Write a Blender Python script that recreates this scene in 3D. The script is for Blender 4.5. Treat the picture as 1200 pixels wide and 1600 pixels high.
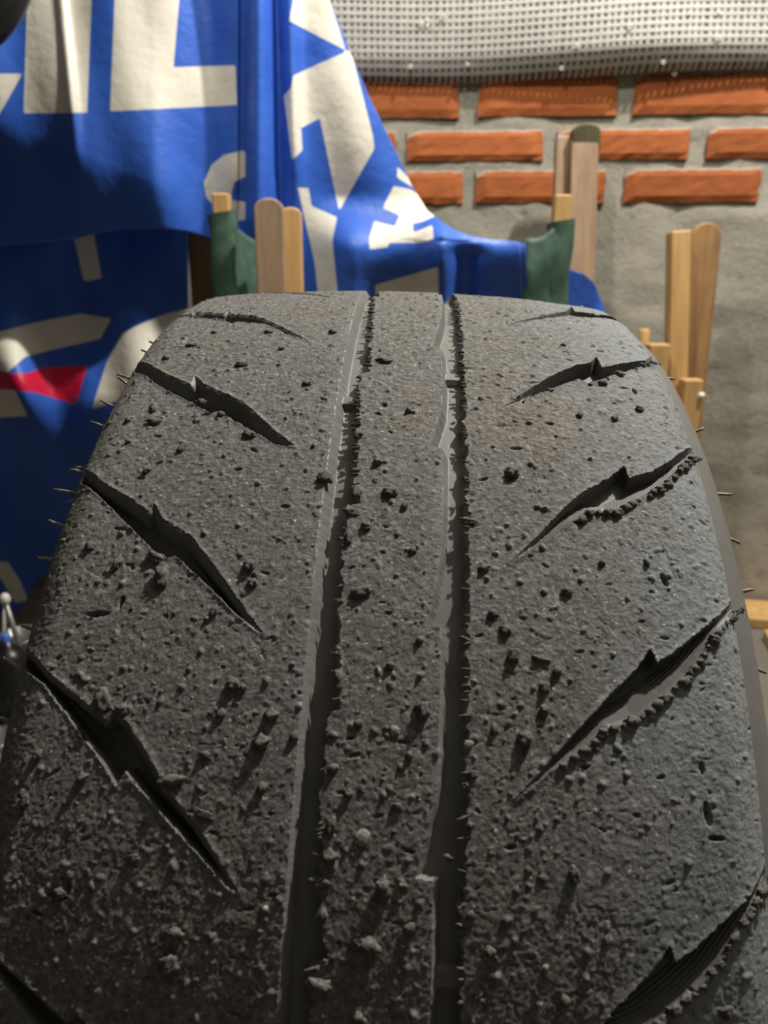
import bpy, bmesh, math, random
import numpy as np
from mathutils import Vector, Matrix

random.seed(7)
rng = np.random.default_rng(11)
scene = bpy.context.scene
C = scene.collection
for o in list(bpy.data.objects):
    bpy.data.objects.remove(o)

# ------------------------------------------------------------------ camera
CAM_H = 0.660
PITCH = math.radians(17)
F_PX = 1200.0
cd = bpy.data.cameras.new('camera')
cam = bpy.data.objects.new('camera', cd)
C.objects.link(cam)
cam.location = (0, 0, CAM_H)
cam.rotation_euler = (math.pi / 2 - PITCH, 0, 0)
cd.sensor_fit = 'VERTICAL'
cd.sensor_height = 36
cd.sensor_width = 27
cd.lens = F_PX / 1600 * 36
cd.clip_start = 0.01
cd.dof.use_dof = True
cd.dof.focus_distance = 0.305
cd.dof.aperture_fstop = 27 / 2.0
scene.camera = cam

# ------------------------------------------------------------------ light
w = bpy.data.worlds.new('world')
scene.world = w
w.use_nodes = True
w.node_tree.nodes['Background'].inputs[0].default_value = (0.75, 0.85, 1.0, 1)
w.node_tree.nodes['Background'].inputs[1].default_value = 0.03


def lamp(name, loc, energy, size, color):
    l = bpy.data.lights.new(name, 'POINT')
    l.energy = energy
    l.shadow_soft_size = size
    l.color = color
    o = bpy.data.objects.new(name, l)
    C.objects.link(o)
    o.location = loc
    return o


lamp('ceiling_lamp_light', (0.80, 0.90, 2.15), 182, 0.03, (1.0, 0.95, 0.86))
# second lamp, unseen, narrowed to a spot on the wall, clear of the tyre
sp_d = bpy.data.lights.new('wall_spot_light', 'SPOT')
sp_d.energy = 38; sp_d.spot_size = math.radians(80); sp_d.spot_blend = .35; sp_d.shadow_soft_size = .03
sp_d.color = (1.0, .95, .85)
sp_o = bpy.data.objects.new('wall_spot_light', sp_d)
C.objects.link(sp_o)
sp_o.location = (-.15, .72, 1.80)
sp_o.rotation_euler = (Vector((.50, 1.5, .72)) - sp_o.location).to_track_quat('-Z', 'Y').to_euler()
vs = scene.view_settings
vs.view_transform = 'Standard'
vs.look = 'None'
vs.exposure = 0.0
vs.gamma = 1
vs.use_curve_mapping = False


# ------------------------------------------------------------------ helpers
def tag(o, label=None, cat=None, group=None, kind=None):
    if label: o['label'] = label
    if cat: o['category'] = cat
    if group: o['group'] = group
    if kind: o['kind'] = kind
    return o


def empty(name, loc=(0, 0, 0)):
    o = bpy.data.objects.new(name, None)
    o.empty_display_size = 0.05
    C.objects.link(o)
    o.location = loc
    return o


def link(name, me, mat=None, parent=None):
    o = bpy.data.objects.new(name, me)
    C.objects.link(o)
    if mat and not me.materials:
        me.materials.append(mat)
    if parent:
        o.parent = parent
        o.matrix_parent_inverse = Matrix.Identity(4)
        # parts are authored in world space unless the parent is rotated
        if parent.get('_local') is None:
            o.location = -parent.location
    return o


def np_mesh(name, V, Q, smooth=True):
    V = np.asarray(V, np.float32); Q = np.asarray(Q, np.int32)
    me = bpy.data.meshes.new(name)
    me.vertices.add(len(V)); me.vertices.foreach_set('co', V.ravel())
    k = Q.shape[1]
    me.loops.add(Q.size); me.loops.foreach_set('vertex_index', Q.ravel())
    me.polygons.add(len(Q))
    me.polygons.foreach_set('loop_start', np.arange(0, Q.size, k, dtype=np.int32))
    me.polygons.foreach_set('loop_total', np.full(len(Q), k, np.int32))
    me.polygons.foreach_set('use_smooth', np.full(len(Q), smooth))
    me.update(calc_edges=True)
    return me


def add_attr(me, name, vals):
    at_ = me.attributes.new(name, 'FLOAT', 'POINT')
    at_.data.foreach_set('value', np.asarray(vals, np.float32).ravel())


def bm_mesh(name, bm, smooth=False):
    me = bpy.data.meshes.new(name)
    bm.normal_update()
    bm.to_mesh(me)
    bm.free()
    if smooth:
        for p in me.polygons: p.use_smooth = True
    return me


def grid_quads(nr, nc):
    i = np.arange(nr * nc).reshape(nr, nc)
    return np.stack([i[:-1, :-1], i[:-1, 1:], i[1:, 1:], i[1:, :-1]], -1).reshape(-1, 4)


SP, CP = math.sin(PITCH), math.cos(PITCH)


def ray(px, py):
    x = (px - 600) / F_PX; y = (800 - py) / F_PX
    return Vector((x, CP + y * SP, -SP + y * CP))


def at(px, py, Y):
    """point of the place seen at (px, py), standing at depth Y"""
    r = ray(px, py); t = Y / r.y
    return Vector((r.x * t, Y, CAM_H + r.z * t))


def vnoise(U, V, scale, seed):
    """smooth value noise in [-1, 1], cell size `scale`"""
    r = np.random.default_rng(seed)
    N = 512
    T = r.uniform(-1, 1, (N, N))
    u = U / scale + 100.3; v = V / scale + 57.7
    i = np.floor(u).astype(int); j = np.floor(v).astype(int)
    f = u - i; g = v - j
    f = f * f * (3 - 2 * f); g = g * g * (3 - 2 * g)
    i0 = i % N; i1 = (i + 1) % N; j0 = j % N; j1 = (j + 1) % N
    return (T[i0, j0] * (1 - f) + T[i1, j0] * f) * (1 - g) + (T[i0, j1] * (1 - f) + T[i1, j1] * f) * g


def in_poly(X, Y, P):
    ins = np.zeros(X.shape, bool)
    n = len(P)
    for k in range(n):
        x0, y0 = P[k]; x1, y1 = P[(k + 1) % n]
        if y0 == y1: continue
        c = ((y0 > Y) != (y1 > Y)) & (X < (x1 - x0) * (Y - y0) / (y1 - y0) + x0)
        ins ^= c
    return ins


def line_dist(X, Y, P, closed=False):
    d = np.full(X.shape, 1e9)
    n = len(P)
    for k in range(n if closed else n - 1):
        x0, y0 = P[k]; x1, y1 = P[(k + 1) % n]
        dx, dy = x1 - x0, y1 - y0
        L = dx * dx + dy * dy + 1e-18
        t = np.clip(((X - x0) * dx + (Y - y0) * dy) / L, 0, 1)
        d = np.minimum(d, np.hypot(X - x0 - t * dx, Y - y0 - t * dy))
    return d


# ------------------------------------------------------------------ materials
class NT:
    def __init__(s, name):
        s.m = bpy.data.materials.new(name)
        s.m.use_nodes = True
        s.t = s.m.node_tree
        s.b = s.t.nodes['Principled BSDF']
        s.tc = s.t.nodes.new('ShaderNodeTexCoord')

    def n(s, typ, **kw):
        x = s.t.nodes.new(typ)
        for k, v in kw.items():
            if k.startswith('i_'):
                key = k[2:]
                key = int(key) if key.isdigit() else key.replace('_', ' ')
                x.inputs[key].default_value = v
            else:
                setattr(x, k, v)
        return x

    def l(s, a, b):
        s.t.links.new(a, b)

    def noise(s, scale, detail=3, rough=.55, stretch=None, coord='Object'):
        x = s.n('ShaderNodeTexNoise', i_Scale=scale, i_Detail=detail, i_Roughness=rough)
        if stretch:
            mp = s.n('ShaderNodeMapping')
            mp.inputs['Scale'].default_value = stretch
            s.l(s.tc.outputs[coord], mp.inputs[0]); s.l(mp.outputs[0], x.inputs[0])
        else:
            s.l(s.tc.outputs[coord], x.inputs[0])
        return x.outputs['Fac']

    def ramp(s, fac, stops):
        r = s.n('ShaderNodeValToRGB')
        e = r.color_ramp.elements
        while len(e) < len(stops): e.new(0.5)
        for q, (p, c) in zip(e, stops):
            q.position = p
            q.color = c if len(c) == 4 else (*c, 1)
        s.l(fac, r.inputs[0])
        return r.outputs[0]

    def mix(s, fac, a, b, mode='MIX'):
        m = s.n('ShaderNodeMix', data_type='RGBA', blend_type=mode)
        for sock, v in ((m.inputs['Factor'], fac), (m.inputs['A'], a), (m.inputs['B'], b)):
            pass
        ins = [i for i in m.inputs if i.enabled]
        for sock, v in zip((ins[0], ins[1], ins[2]), (fac, a, b)):
            if hasattr(v, 'is_output'): s.l(v, sock)
            elif isinstance(v, (int, float)): sock.default_value = v
            else: sock.default_value = (*v, 1) if len(v) == 3 else v
        return [o for o in m.outputs if o.enabled][0]

    def maprange(s, v, a, b, c=0., d=1.):
        m = s.n('ShaderNodeMapRange', i_1=a, i_2=b, i_3=c, i_4=d)
        s.l(v, m.inputs[0])
        return m.outputs[0]

    def math(s, op, a, b=None):
        m = s.n('ShaderNodeMath', operation=op)
        for sock, v in zip(m.inputs, (a, b)):
            if v is None: continue
            if hasattr(v, 'is_output'): s.l(v, sock)
            else: sock.default_value = v
        return m.outputs[0]

    def attr(s, name):
        a = s.n('ShaderNodeAttribute', attribute_name=name)
        return a.outputs['Fac']

    def bump(s, h, strength, dist, prev=None):
        b = s.n('ShaderNodeBump', i_Strength=strength, i_Distance=dist)
        s.l(h, b.inputs['Height'])
        if prev: s.l(prev, b.inputs['Normal'])
        s.l(b.outputs[0], s.b.inputs['Normal'])
        return b.outputs[0]

    def set(s, color=None, rough=None, spec=None, metal=None):
        for key, v in (('Base Color', color), ('Roughness', rough), ('Specular IOR Level', spec), ('Metallic', metal)):
            if v is None: continue
            if hasattr(v, 'is_output'): s.l(v, s.b.inputs[key])
            elif isinstance(v, (int, float)): s.b.inputs[key].default_value = v
            else: s.b.inputs[key].default_value = (*v, 1)
        return s.m


def mat_concrete(name, lo, hi, dark):
    t = NT(name)
    n1 = t.noise(3.2, 5, .6)
    n2 = t.noise(16, 6, .62)
    n3 = t.noise(120, 4, .6)
    c = t.ramp(n1, [(.35, lo), (.65, hi)])
    c = t.mix(t.maprange(n2, .40, .30), c, dark)
    c = t.mix(t.maprange(n3, .35, .65, 0, .30), c, (hi[0] * 1.25, hi[1] * 1.25, hi[2] * 1.25))
    b = t.bump(n2, .35, .012)
    t.bump(n3, .35, .003, b)
    return t.set(c, .9, .2)


def mat_brick(name, tint):
    t = NT(name)
    n1 = t.noise(14, 4, .6)
    n2 = t.noise(70, 5, .65)
    n3 = t.noise(24, 6, .7)
    base = t.ramp(n1, [(.3, (.29 * tint, .082 * tint, .024 * tint)), (.7, (.38 * tint, .116 * tint, .036 * tint))])
    base = t.mix(t.maprange(n2, .6, .75, 0, .45), base, (.30, .075, .03))
    # mortar smeared over the arrises, carried per vertex
    e = t.attr('edge')
    smear = t.math('GREATER_THAN', t.math('ADD', e, t.math('MULTIPLY', n3, .9)), 1.06)
    base = t.mix(t.math('MULTIPLY', smear, .75), base, (.36, .34, .29))
    t.bump(n2, .4, .003)
    return t.set(base, .85, .25)


def mat_wood(name, lo, hi, axis_scale=(60, 60, 5), wear=None):
    t = NT(name)
    g = t.noise(1.0, 5, .65, axis_scale)
    n = t.noise(7, 3)
    c = t.ramp(g, [(.32, lo), (.68, hi)])
    c = t.mix(t.maprange(n, .45, .7, 0, .5), c, wear or lo)
    t.bump(g, .25, .002)
    return t.set(c, .5, .4)


def mat_plain(name, color, rough=.6, spec=.4, metal=0., nscale=40, amt=.25):
    t = NT(name)
    n = t.noise(nscale, 4)
    c = t.mix(t.maprange(n, .35, .65, 0, 1), tuple(k * (1 - amt) for k in color), tuple(min(1, k * (1 + amt)) for k in color))
    t.bump(n, .15, .002)
    return t.set(c, rough, spec, metal)


def mat_rubber(name, base=.148, tread=True):
    t = NT(name)
    big = t.noise(26, 4, .6)
    mid = t.noise(420, 5, .7)
    fine = t.noise(1100, 4, .75)
    c = t.ramp(big, [(.3, (base * 1.02, base * .985, base * .90)), (.7, (base * 1.08, base * 1.07, base * 1.04))])
    if tread:
        # heat-blued, buffed rubber on the shoulder, sheen painted in; brown dust in patches
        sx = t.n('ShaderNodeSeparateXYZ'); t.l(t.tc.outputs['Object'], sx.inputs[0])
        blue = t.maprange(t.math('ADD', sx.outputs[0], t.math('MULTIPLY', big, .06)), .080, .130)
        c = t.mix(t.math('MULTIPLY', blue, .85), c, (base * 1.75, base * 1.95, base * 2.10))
        patch = t.noise(11, 3)
        c = t.mix(t.maprange(patch, .55, .72, 0, .5), c, (base * 1.25, base * 1.05, base * .85))
        c = t.mix(t.maprange(mid, .51, .66, 0, .9), c, (base * 2.0, base * 1.96, base * 1.85))
        c = t.mix(t.maprange(mid, .48, .34, 0, .7), c, (base * .36, base * .36, base * .35))
        sp = t.n('ShaderNodeTexNoise', i_Scale=620, i_Detail=1)
        t.l(t.tc.outputs['Object'], sp.inputs[0])
        c = t.mix(t.maprange(sp.outputs['Fac'], .715, .755), c, (.55, .52, .44))  # tiny glints on the rubber, painted as pale specks
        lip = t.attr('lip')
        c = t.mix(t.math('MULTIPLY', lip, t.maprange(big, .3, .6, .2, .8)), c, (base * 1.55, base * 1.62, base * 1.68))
        b = t.bump(mid, .26, .0009)
        t.bump(fine, .6, .0007, b)
    else:
        t.bump(fine, .25, .0004)
    return t.set(c, .74 if tread else .55, .30)


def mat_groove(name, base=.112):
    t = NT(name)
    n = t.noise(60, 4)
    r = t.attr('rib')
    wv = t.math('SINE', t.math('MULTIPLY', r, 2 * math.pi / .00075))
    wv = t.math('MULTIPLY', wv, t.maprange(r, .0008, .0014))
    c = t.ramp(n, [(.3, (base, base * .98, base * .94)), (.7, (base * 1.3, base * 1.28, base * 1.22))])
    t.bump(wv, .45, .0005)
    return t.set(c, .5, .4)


M = {}
M['concrete'] = mat_concrete('grey_concrete', (.21, .20, .165), (.33, .315, .265), (.12, .115, .095))
M['floor'] = mat_concrete('dusty_floor', (.11, .10, .085), (.17, .155, .13), (.05, .045, .04))
M['plaster'] = mat_concrete('grey_plaster', (.12, .116, .108), (.16, .155, .145), (.085, .08, .075))
M['brick'] = [mat_brick('red_brick_a', 1.0), mat_brick('red_brick_b', .9), mat_brick('red_brick_c', 1.1)]
M['pale_wood'] = mat_wood('pale_wood', (.42, .24, .09), (.62, .40, .17))
M['brown_wood'] = mat_wood('brown_wood', (.20, .105, .042), (.44, .26, .11), wear=(.14, .085, .05))
M['weathered_wood'] = mat_wood('weathered_wood', (.20, .13, .085), (.42, .30, .20), wear=(.34, .20, .09))
M['shadow_end'] = mat_wood('shadow_end_wood', (.05, .04, .02), (.10, .08, .04))
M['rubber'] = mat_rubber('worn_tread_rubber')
M['crumb'] = mat_plain('crumb_rubber', (.125, .120, .108), .8, .25, nscale=2.5, amt=.4)
M['sidewall'] = mat_rubber('sidewall_rubber', .055, False)
M['strip'] = mat_rubber('shoulder_strip_rubber', .16, False)
M['groove'] = mat_groove('groove_rubber')
M['long_groove'] = mat_groove('long_groove_rubber', .165)
M['hair'] = mat_plain('hair_rubber', (.24, .225, .20), .45, .5, nscale=300)
M['green'] = mat_plain('green_canvas', (.05, .10, .068), .6, .45, nscale=60)
M['black'] = mat_plain('black_rubber', (.012, .012, .012), .35, .5)
M['white'] = mat_plain('white_plastic', (.75, .74, .68), .4, .5, amt=.08)
M['steel'] = mat_plain('grey_steel', (.30, .29, .27), .4, .5, .7)
M['blue'] = mat_plain('blue_plastic', (.06, .18, .62), .35, .5, amt=.1)
CRUMBS = [(0.7518, -0.0782, 0.00213, 0.00298), (0.533, -0.0981, 0.00274, 0.00112), (0.5272, -0.109, 0.00113, 0.00113), (0.5659, -0.1055, 0.00098, 0.00085), (0.7634, -0.0116, 0.00312, 0.00145), (1.0277, 0.0001, 0.00181, 0.00217), (1.0754, -0.0036, 0.00339, 0.00214), (0.8772, 0.0093, 0.00194, 0.00194), (0.9132, -0.0383, 0.0023, 0.00192), (0.6056, 0.0392, 0.00231, 0.00185), (0.6751, 0.0234, 0.00285, 0.00099), (0.4047, -0.0104, 0.00323, 0.00108), (0.5123, 0.0008, 0.00136, 0.00136), (0.6, -0.0095, 0.00139, 0.00139), (0.6424, -0.0042, 0.00248, 0.00146), (0.6587, 0.0012, 0.00111, 0.00145), (0.6877, -0.0115, 0.00164, 0.0012), (0.6257, -0.0278, 0.00252, 0.00172), (0.7302, 0.0284, 0.0019, 0.00116), (0.7391, -0.0495, 0.00181, 0.0016), (0.7585, -0.0475, 0.00158, 0.00126), (0.7893, -0.0587, 0.00114, 0.00155), (0.7177, -0.1067, 0.00143, 0.00165), (0.7373, -0.0948, 0.0013, 0.00217), (0.5595, -0.0586, 0.00242, 0.00121), (0.5223, -0.0721, 0.00137, 0.00125), (0.4988, -0.0814, 0.00191, 0.00114), (0.5795, -0.0831, 0.0012, 0.00204), (0.6138, -0.094, 0.00118, 0.00176), (0.8819, -0.0895, 0.00239, 0.00298), (0.8889, -0.0829, 0.00197, 0.00148), (0.9509, -0.064, 0.00361, 0.00152), (0.9776, -0.0532, 0.00262, 0.00094), (0.8887, -0.0362, 0.00194, 0.00165), (0.8619, -0.0491, 0.00198, 0.00148), (0.8892, -0.052, 0.00127, 0.00117), (0.9521, -0.0373, 0.00122, 0.0016), (1.1008, -0.0591, 0.0027, 0.00216), (1.0061, -0.0158, 0.00201, 0.00165), (1.0272, -0.0181, 0.00291, 0.00109), (1.109, -0.0163, 0.00336, 0.00177), (1.0764, -0.058, 0.00235, 0.00127), (0.821, 0.0371, 0.0017, 0.0019), (0.8224, 0.0457, 0.0026, 0.001), (0.898, 0.0401, 0.00201, 0.00182), (0.8501, 0.0464, 0.00147, 0.00128), (0.8709, 0.0462, 0.00146, 0.00126), (0.8327, 0.0505, 0.00129, 0.00149), (0.891, 0.0309, 0.00106, 0.00163), (1.0104, 0.054, 0.00137, 0.002), (1.1096, 0.0512, 0.00132, 0.00132), (1.0747, 0.0303, 0.00151, 0.00133), (1.1153, 0.0968, 0.00196, 0.00142), (1.0016, 0.018, 0.00128, 0.00091), (0.9745, 0.0242, 0.00111, 0.00092), (0.9313, 0.0246, 0.00132, 0.00094), (1.0467, 0.0247, 0.00126, 0.00108), (1.0535, -0.0166, 0.00126, 0.00162), (0.9323, -0.0166, 0.00151, 0.00113), (0.9809, -0.0158, 0.00129, 0.00203), (0.8515, -0.0166, 0.00138, 0.00256), (0.7019, -0.0173, 0.0013, 0.00238), (0.6441, -0.0165, 0.00158, 0.00203), (0.5573, -0.0175, 0.00144, 0.0024), (0.6699, -0.0181, 0.00155, 0.00155), (0.7311, -0.0818, 0.00281, 0.00151), (0.8645, -0.046, 0.00118, 0.00099), (0.9061, -0.0288, 0.00115, 0.00115), (0.9526, -0.0917, 0.00154, 0.00115), (0.9349, -0.1073, 0.00117, 0.00137), (0.9755, -0.1087, 0.00135, 0.00154), (1.0518, -0.0934, 0.00167, 0.00111), (1.0178, -0.0726, 0.00149, 0.00093), (0.9271, -0.0553, 0.00134, 0.00096), (0.714, 0.0045, 0.00128, 0.00096), (0.8104, 0.0076, 0.00111, 0.00111), (0.8369, -0.0011, 0.00119, 0.00099), (0.8918, -0.0098, 0.00135, 0.00096), (0.9177, 0.0059, 0.00114, 0.00114), (0.9534, -0.0114, 0.00112, 0.00112), (0.9619, 0.0028, 0.0013, 0.00093), (1.1318, -0.0052, 0.00211, 0.00123), (1.0594, 0.0078, 0.00161, 0.00125), (0.78, 0.0308, 0.00143, 0.00123), (0.7958, 0.0348, 0.00183, 0.00122), (0.7508, 0.0551, 0.00167, 0.00125), (0.7147, 0.0678, 0.00128, 0.00107), (0.7101, 0.0832, 0.00108, 0.00151), (0.4982, 0.0675, 0.00125, 0.001), (0.4499, 0.0578, 0.0013, 0.00078), (0.4974, 0.0815, 0.00125, 0.001), (0.4712, 0.0932, 0.00154, 0.00102), (0.3207, 0.0685, 0.00143, 0.00086), (0.3709, -0.0555, 0.00139, 0.00083), (0.3504, -0.0969, 0.00257, 0.00086), (0.3085, -0.0899, 0.00147, 0.00088), (0.3169, -0.0641, 0.00203, 0.00087), (0.3859, -0.1055, 0.00139, 0.00111), (0.5082, -0.1002, 0.00102, 0.00127), (0.4611, -0.0406, 0.00181, 0.00091), (0.4133, -0.0698, 0.0027, 0.00095), (0.3198, -0.0349, 0.00173, 0.00101)]
HAIRS = [(0.2125, -1.0, -0.0062, 0.0005, 0.0023), (0.2581, -1.0, -0.0057, 0.0006, 0.0025), (0.3533, -1.0, -0.008, 0.0004, 0.0023), (0.375, -1.0, -0.0057, 0.0011, 0.0042), (0.4318, -1.0, -0.0076, 0.0007, 0.0029), (0.4805, -1.0, -0.0071, 0.0005, 0.0023), (0.5736, -1.0, -0.0064, 0.0003, 0.0017), (0.5614, -1.0, -0.0058, -0.0002, -0.0002), (0.607, -1.0, -0.0099, 0.0001, 0.0013), (0.6182, -1.0, -0.0032, -0.0003, -0.0008), (0.658, -1.0, -0.0068, 0.0004, 0.0018), (0.708, -1.0, -0.0061, 0.0, 0.0007), (0.7974, -1.0, -0.0045, 0.0003, 0.0013), (0.8453, -1.0, -0.0071, 0.001, 0.0041), (0.9018, -1.0, -0.006, 0.0005, 0.0022), (0.1594, -1.0, -0.0041, 0.0005, 0.0021), (0.2805, 1.0, 0.0039, -0.0, -0.0004), (0.441, 1.0, 0.004, 0.0006, 0.0017), (0.5638, 1.0, 0.0062, 0.0002, -0.0), (0.6365, 1.0, 0.0039, -0.0003, -0.0015), (0.7097, 1.0, 0.004, 0.0004, 0.001), (0.8028, 1.0, 0.0031, -0.0003, -0.0011)]
G = {
'L1u': [(0.1864, -0.11899), (0.2168, -0.11138), (0.2068, -0.10253), (0.2228, -0.09167), (0.2167, -0.08988), (0.2336, -0.08582), (0.2459, -0.07438), (0.293, -0.06102), (0.3541, -0.04335)] ,
'L1l': [(0.2098, -0.11742), (0.2325, -0.1068), (0.2574, -0.08911), (0.2742, -0.08482), (0.27, -0.08144), (0.2835, -0.06754), (0.3277, -0.05484), (0.3541, -0.04335)] ,
'L2u': [(0.2928, -0.13479), (0.3774, -0.11996), (0.4316, -0.10145), (0.4592, -0.08883), (0.4382, -0.08882), (0.4604, -0.08285), (0.5006, -0.06448), (0.5541, -0.04911), (0.5772, -0.04082)] ,
'L2l': [(0.3159, -0.13371), (0.4128, -0.11701), (0.4684, -0.09831), (0.4953, -0.08687), (0.5194, -0.07609), (0.5173, -0.07317), (0.5563, -0.05635), (0.5764, -0.04685), (0.5782, -0.04078)] ,
'L3u': [(0.5593, -0.13156), (0.5962, -0.12143), (0.6343, -0.10808), (0.6554, -0.09664), (0.6732, -0.08889), (0.6628, -0.08756), (0.6834, -0.08281), (0.706, -0.07109), (0.7543, -0.05736), (0.7981, -0.04578), (0.8102, -0.04217)] ,
'L3l': [(0.5825, -0.13191), (0.6193, -0.1208), (0.645, -0.11078), (0.6725, -0.10116), (0.7021, -0.09064), (0.7258, -0.08213), (0.7309, -0.07799), (0.7279, -0.07552), (0.7652, -0.06108), (0.792, -0.05127), (0.8078, -0.04433), (0.8102, -0.04217)] ,
'L4u': [(0.8261, -0.12293), (0.838, -0.11639), (0.8588, -0.10857), (0.8796, -0.09745), (0.8997, -0.08779), (0.8894, -0.08638), (0.9018, -0.0805), (0.9325, -0.07178), (0.9595, -0.06555), (0.9826, -0.0568), (1.0129, -0.04807), (1.0398, -0.04122)] ,
'L4l': [(0.8393, -0.12631), (0.8548, -0.1175), (0.8684, -0.10998), (0.904, -0.09789), (0.9293, -0.08907), (0.9582, -0.08098), (0.9449, -0.0787), (0.966, -0.07111), (0.994, -0.06016), (1.0163, -0.05172), (1.0382, -0.0435), (1.0398, -0.04122)] ,
'R1u': [(0.2709, 0.04101), (0.195, 0.06513), (0.1398, 0.07918), (0.0853, 0.08498), (0.1295, 0.08407), (0.1193, 0.10214)] ,
'R1l': [(0.2709, 0.04101), (0.2111, 0.06443), (0.1697, 0.07917), (0.1735, 0.08218), (0.1538, 0.09969)] ,
'R2u': [(0.4984, 0.03742), (0.4619, 0.04711), (0.4194, 0.05892), (0.3817, 0.07133), (0.3692, 0.07859), (0.3493, 0.08191), (0.3811, 0.08212), (0.3589, 0.09349), (0.3371, 0.10512), (0.1804, 0.12633)] ,
'R2l': [(0.4984, 0.03742), (0.4724, 0.04811), (0.444, 0.06066), (0.4153, 0.07113), (0.426, 0.0741), (0.4225, 0.07963), (0.4019, 0.08398), (0.3727, 0.09681), (0.3437, 0.10617), (0.195, 0.12643)] ,
'R3u': [(0.7241, 0.03648), (0.6896, 0.04667), (0.6516, 0.05639), (0.6273, 0.06393), (0.6032, 0.07411), (0.5799, 0.08106), (0.5983, 0.08184), (0.5842, 0.0916), (0.5616, 0.10021), (0.5189, 0.11205), (0.4612, 0.12332)] ,
'R3l': [(0.7241, 0.03648), (0.6946, 0.04875), (0.6658, 0.05935), (0.651, 0.06655), (0.6501, 0.07449), (0.627, 0.08467), (0.6045, 0.09405), (0.5773, 0.10166), (0.5525, 0.10839), (0.4918, 0.1226)] ,
'R4u': [(0.9511, 0.03716), (0.9224, 0.04574), (0.8896, 0.05566), (0.8553, 0.06607), (0.8256, 0.07586), (0.8052, 0.08102), (0.8191, 0.08218), (0.8088, 0.0877), (0.7846, 0.09707), (0.7614, 0.10612), (0.7146, 0.11984), (0.7006, 0.12355)] ,
'R4l': [(0.9511, 0.03716), (0.9249, 0.04762), (0.9048, 0.05739), (0.8838, 0.06549), (0.8727, 0.07458), (0.8498, 0.08421), (0.8282, 0.0921), (0.8042, 0.09829), (0.7726, 0.10619), (0.7265, 0.12055), (0.7127, 0.12469)] ,
'R5u': [(1.1271, 0.06087), (1.1076, 0.0671), (1.0842, 0.07383), (1.0638, 0.08126), (1.0779, 0.08352), (1.06, 0.08959), (1.0396, 0.09791), (1.0175, 0.10582), (0.9961, 0.11348)] ,
'R5l': [(1.1243, 0.08038), (1.1062, 0.08587), (1.0911, 0.09073), (1.0801, 0.09435), (1.0602, 0.09963), (1.0327, 0.10432), (1.019, 0.10774), (1.0053, 0.11414)] ,
'glL': [(0.1045, -0.02868), (0.3617, -0.02705), (0.4784, -0.02784), (0.5864, -0.02739), (0.6479, -0.02659), (0.7478, -0.02713), (0.8621, -0.02821), (0.9614, -0.02773), (1.053, -0.02728), (1.1414, -0.02752)] ,
'glR': [(0.1028, -0.02091), (0.1697, -0.01965), (0.4188, -0.01634), (0.4296, -0.01611), (0.4363, -0.01992), (0.5352, -0.01801), (0.6171, -0.01673), (0.6578, -0.01507), (0.6617, -0.01944), (0.7098, -0.01883), (0.7467, -0.01849), (0.8142, -0.01777), (0.88, -0.01651), (0.8827, -0.01897), (0.9328, -0.01942), (0.96, -0.01911), (1.0128, -0.01839), (1.0512, -0.0177), (1.0911, -0.01487), (1.0969, -0.01903), (1.1396, -0.01886)] ,
'grL': [(0.0414, 0.01584), (0.224, 0.01447), (0.2848, 0.01298), (0.3561, 0.0097), (0.3604, 0.01388), (0.4529, 0.01421), (0.5058, 0.01366), (0.5707, 0.00944), (0.5717, 0.01418), (0.6477, 0.01432), (0.7123, 0.01411), (0.7562, 0.01223), (0.7945, 0.00945), (0.7963, 0.01433), (0.8587, 0.01455), (0.9219, 0.01468), (0.9494, 0.01381), (0.987, 0.01143), (1.0195, 0.00909), (1.0208, 0.014), (1.0685, 0.01437), (1.1333, 0.01481)] ,
'grR': [(0.1787, 0.02305), (0.4502, 0.02277), (0.5706, 0.02271), (0.6627, 0.02345), (0.7399, 0.02369), (0.8077, 0.02327), (0.8692, 0.02261), (0.9534, 0.02261), (1.0318, 0.02243), (1.1322, 0.02251)] ,
}
DUST = [(0.9889, -0.00676, 0.003), (0.897, 0.00124, 0.0022), (0.9054, 0.02332, 0.0018), (1.0852, 0.04583, 0.0013), (0.8126, 0.0687, 0.0013), (0.8585, -0.03269, 0.0009), (0.9299, -0.00091, 0.0007), (0.9555, 0.00921, 0.0006), (0.8755, -0.06162, 0.0006), (0.9753, -0.09243, 0.0007), (1.0278, 0.05084, 0.0006)]

# ------------------------------------------------------------------ the tyre
R = 0.325
XL, XR = -0.12192, 0.11266
CROWN, SH = 0.52829, 0.00535
PERIOD = 0.2274
TYRE_M = Matrix(((0.99859, 0.040935, 0.033792), (-0.040953, 0.999161, -0.000175), (-0.03377, -0.00121, 0.999429)))
TYRE_C = Vector((0.00557, 0.45478, CAM_H - 0.33297))
tyre = empty('tyre')
tyre['_local'] = 1
tyre.matrix_world = Matrix.Translation(TYRE_C - TYRE_M @ Vector((0, 0, R))) @ TYRE_M.to_4x4()
tag(tyre, 'large worn black tyre standing upright in the foreground, crumbs of rubber on its tread', 'tyre')


def base_r(x):
    e = np.maximum(0, np.maximum(x - (XR - .012), (XL + .012) - x))
    return R - CROWN * x * x - SH * np.minimum(e / .012, 1.6) ** 2


def surf(a, x, r):
    return np.stack([x, -r * np.sin(a), R + r * np.cos(a)], -1)


# lateral grooves: upper edge, lower edge, side (-1 / 1)
LAT = []
for s in 'LR':
    for k in range(1, 5):
        LAT.append((G[f'{s}{k}u'], G[f'{s}{k}l'], -1 if s == 'L' else 1))


def shifted(P, d): return [(a + d, x) for a, x in P]


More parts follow.
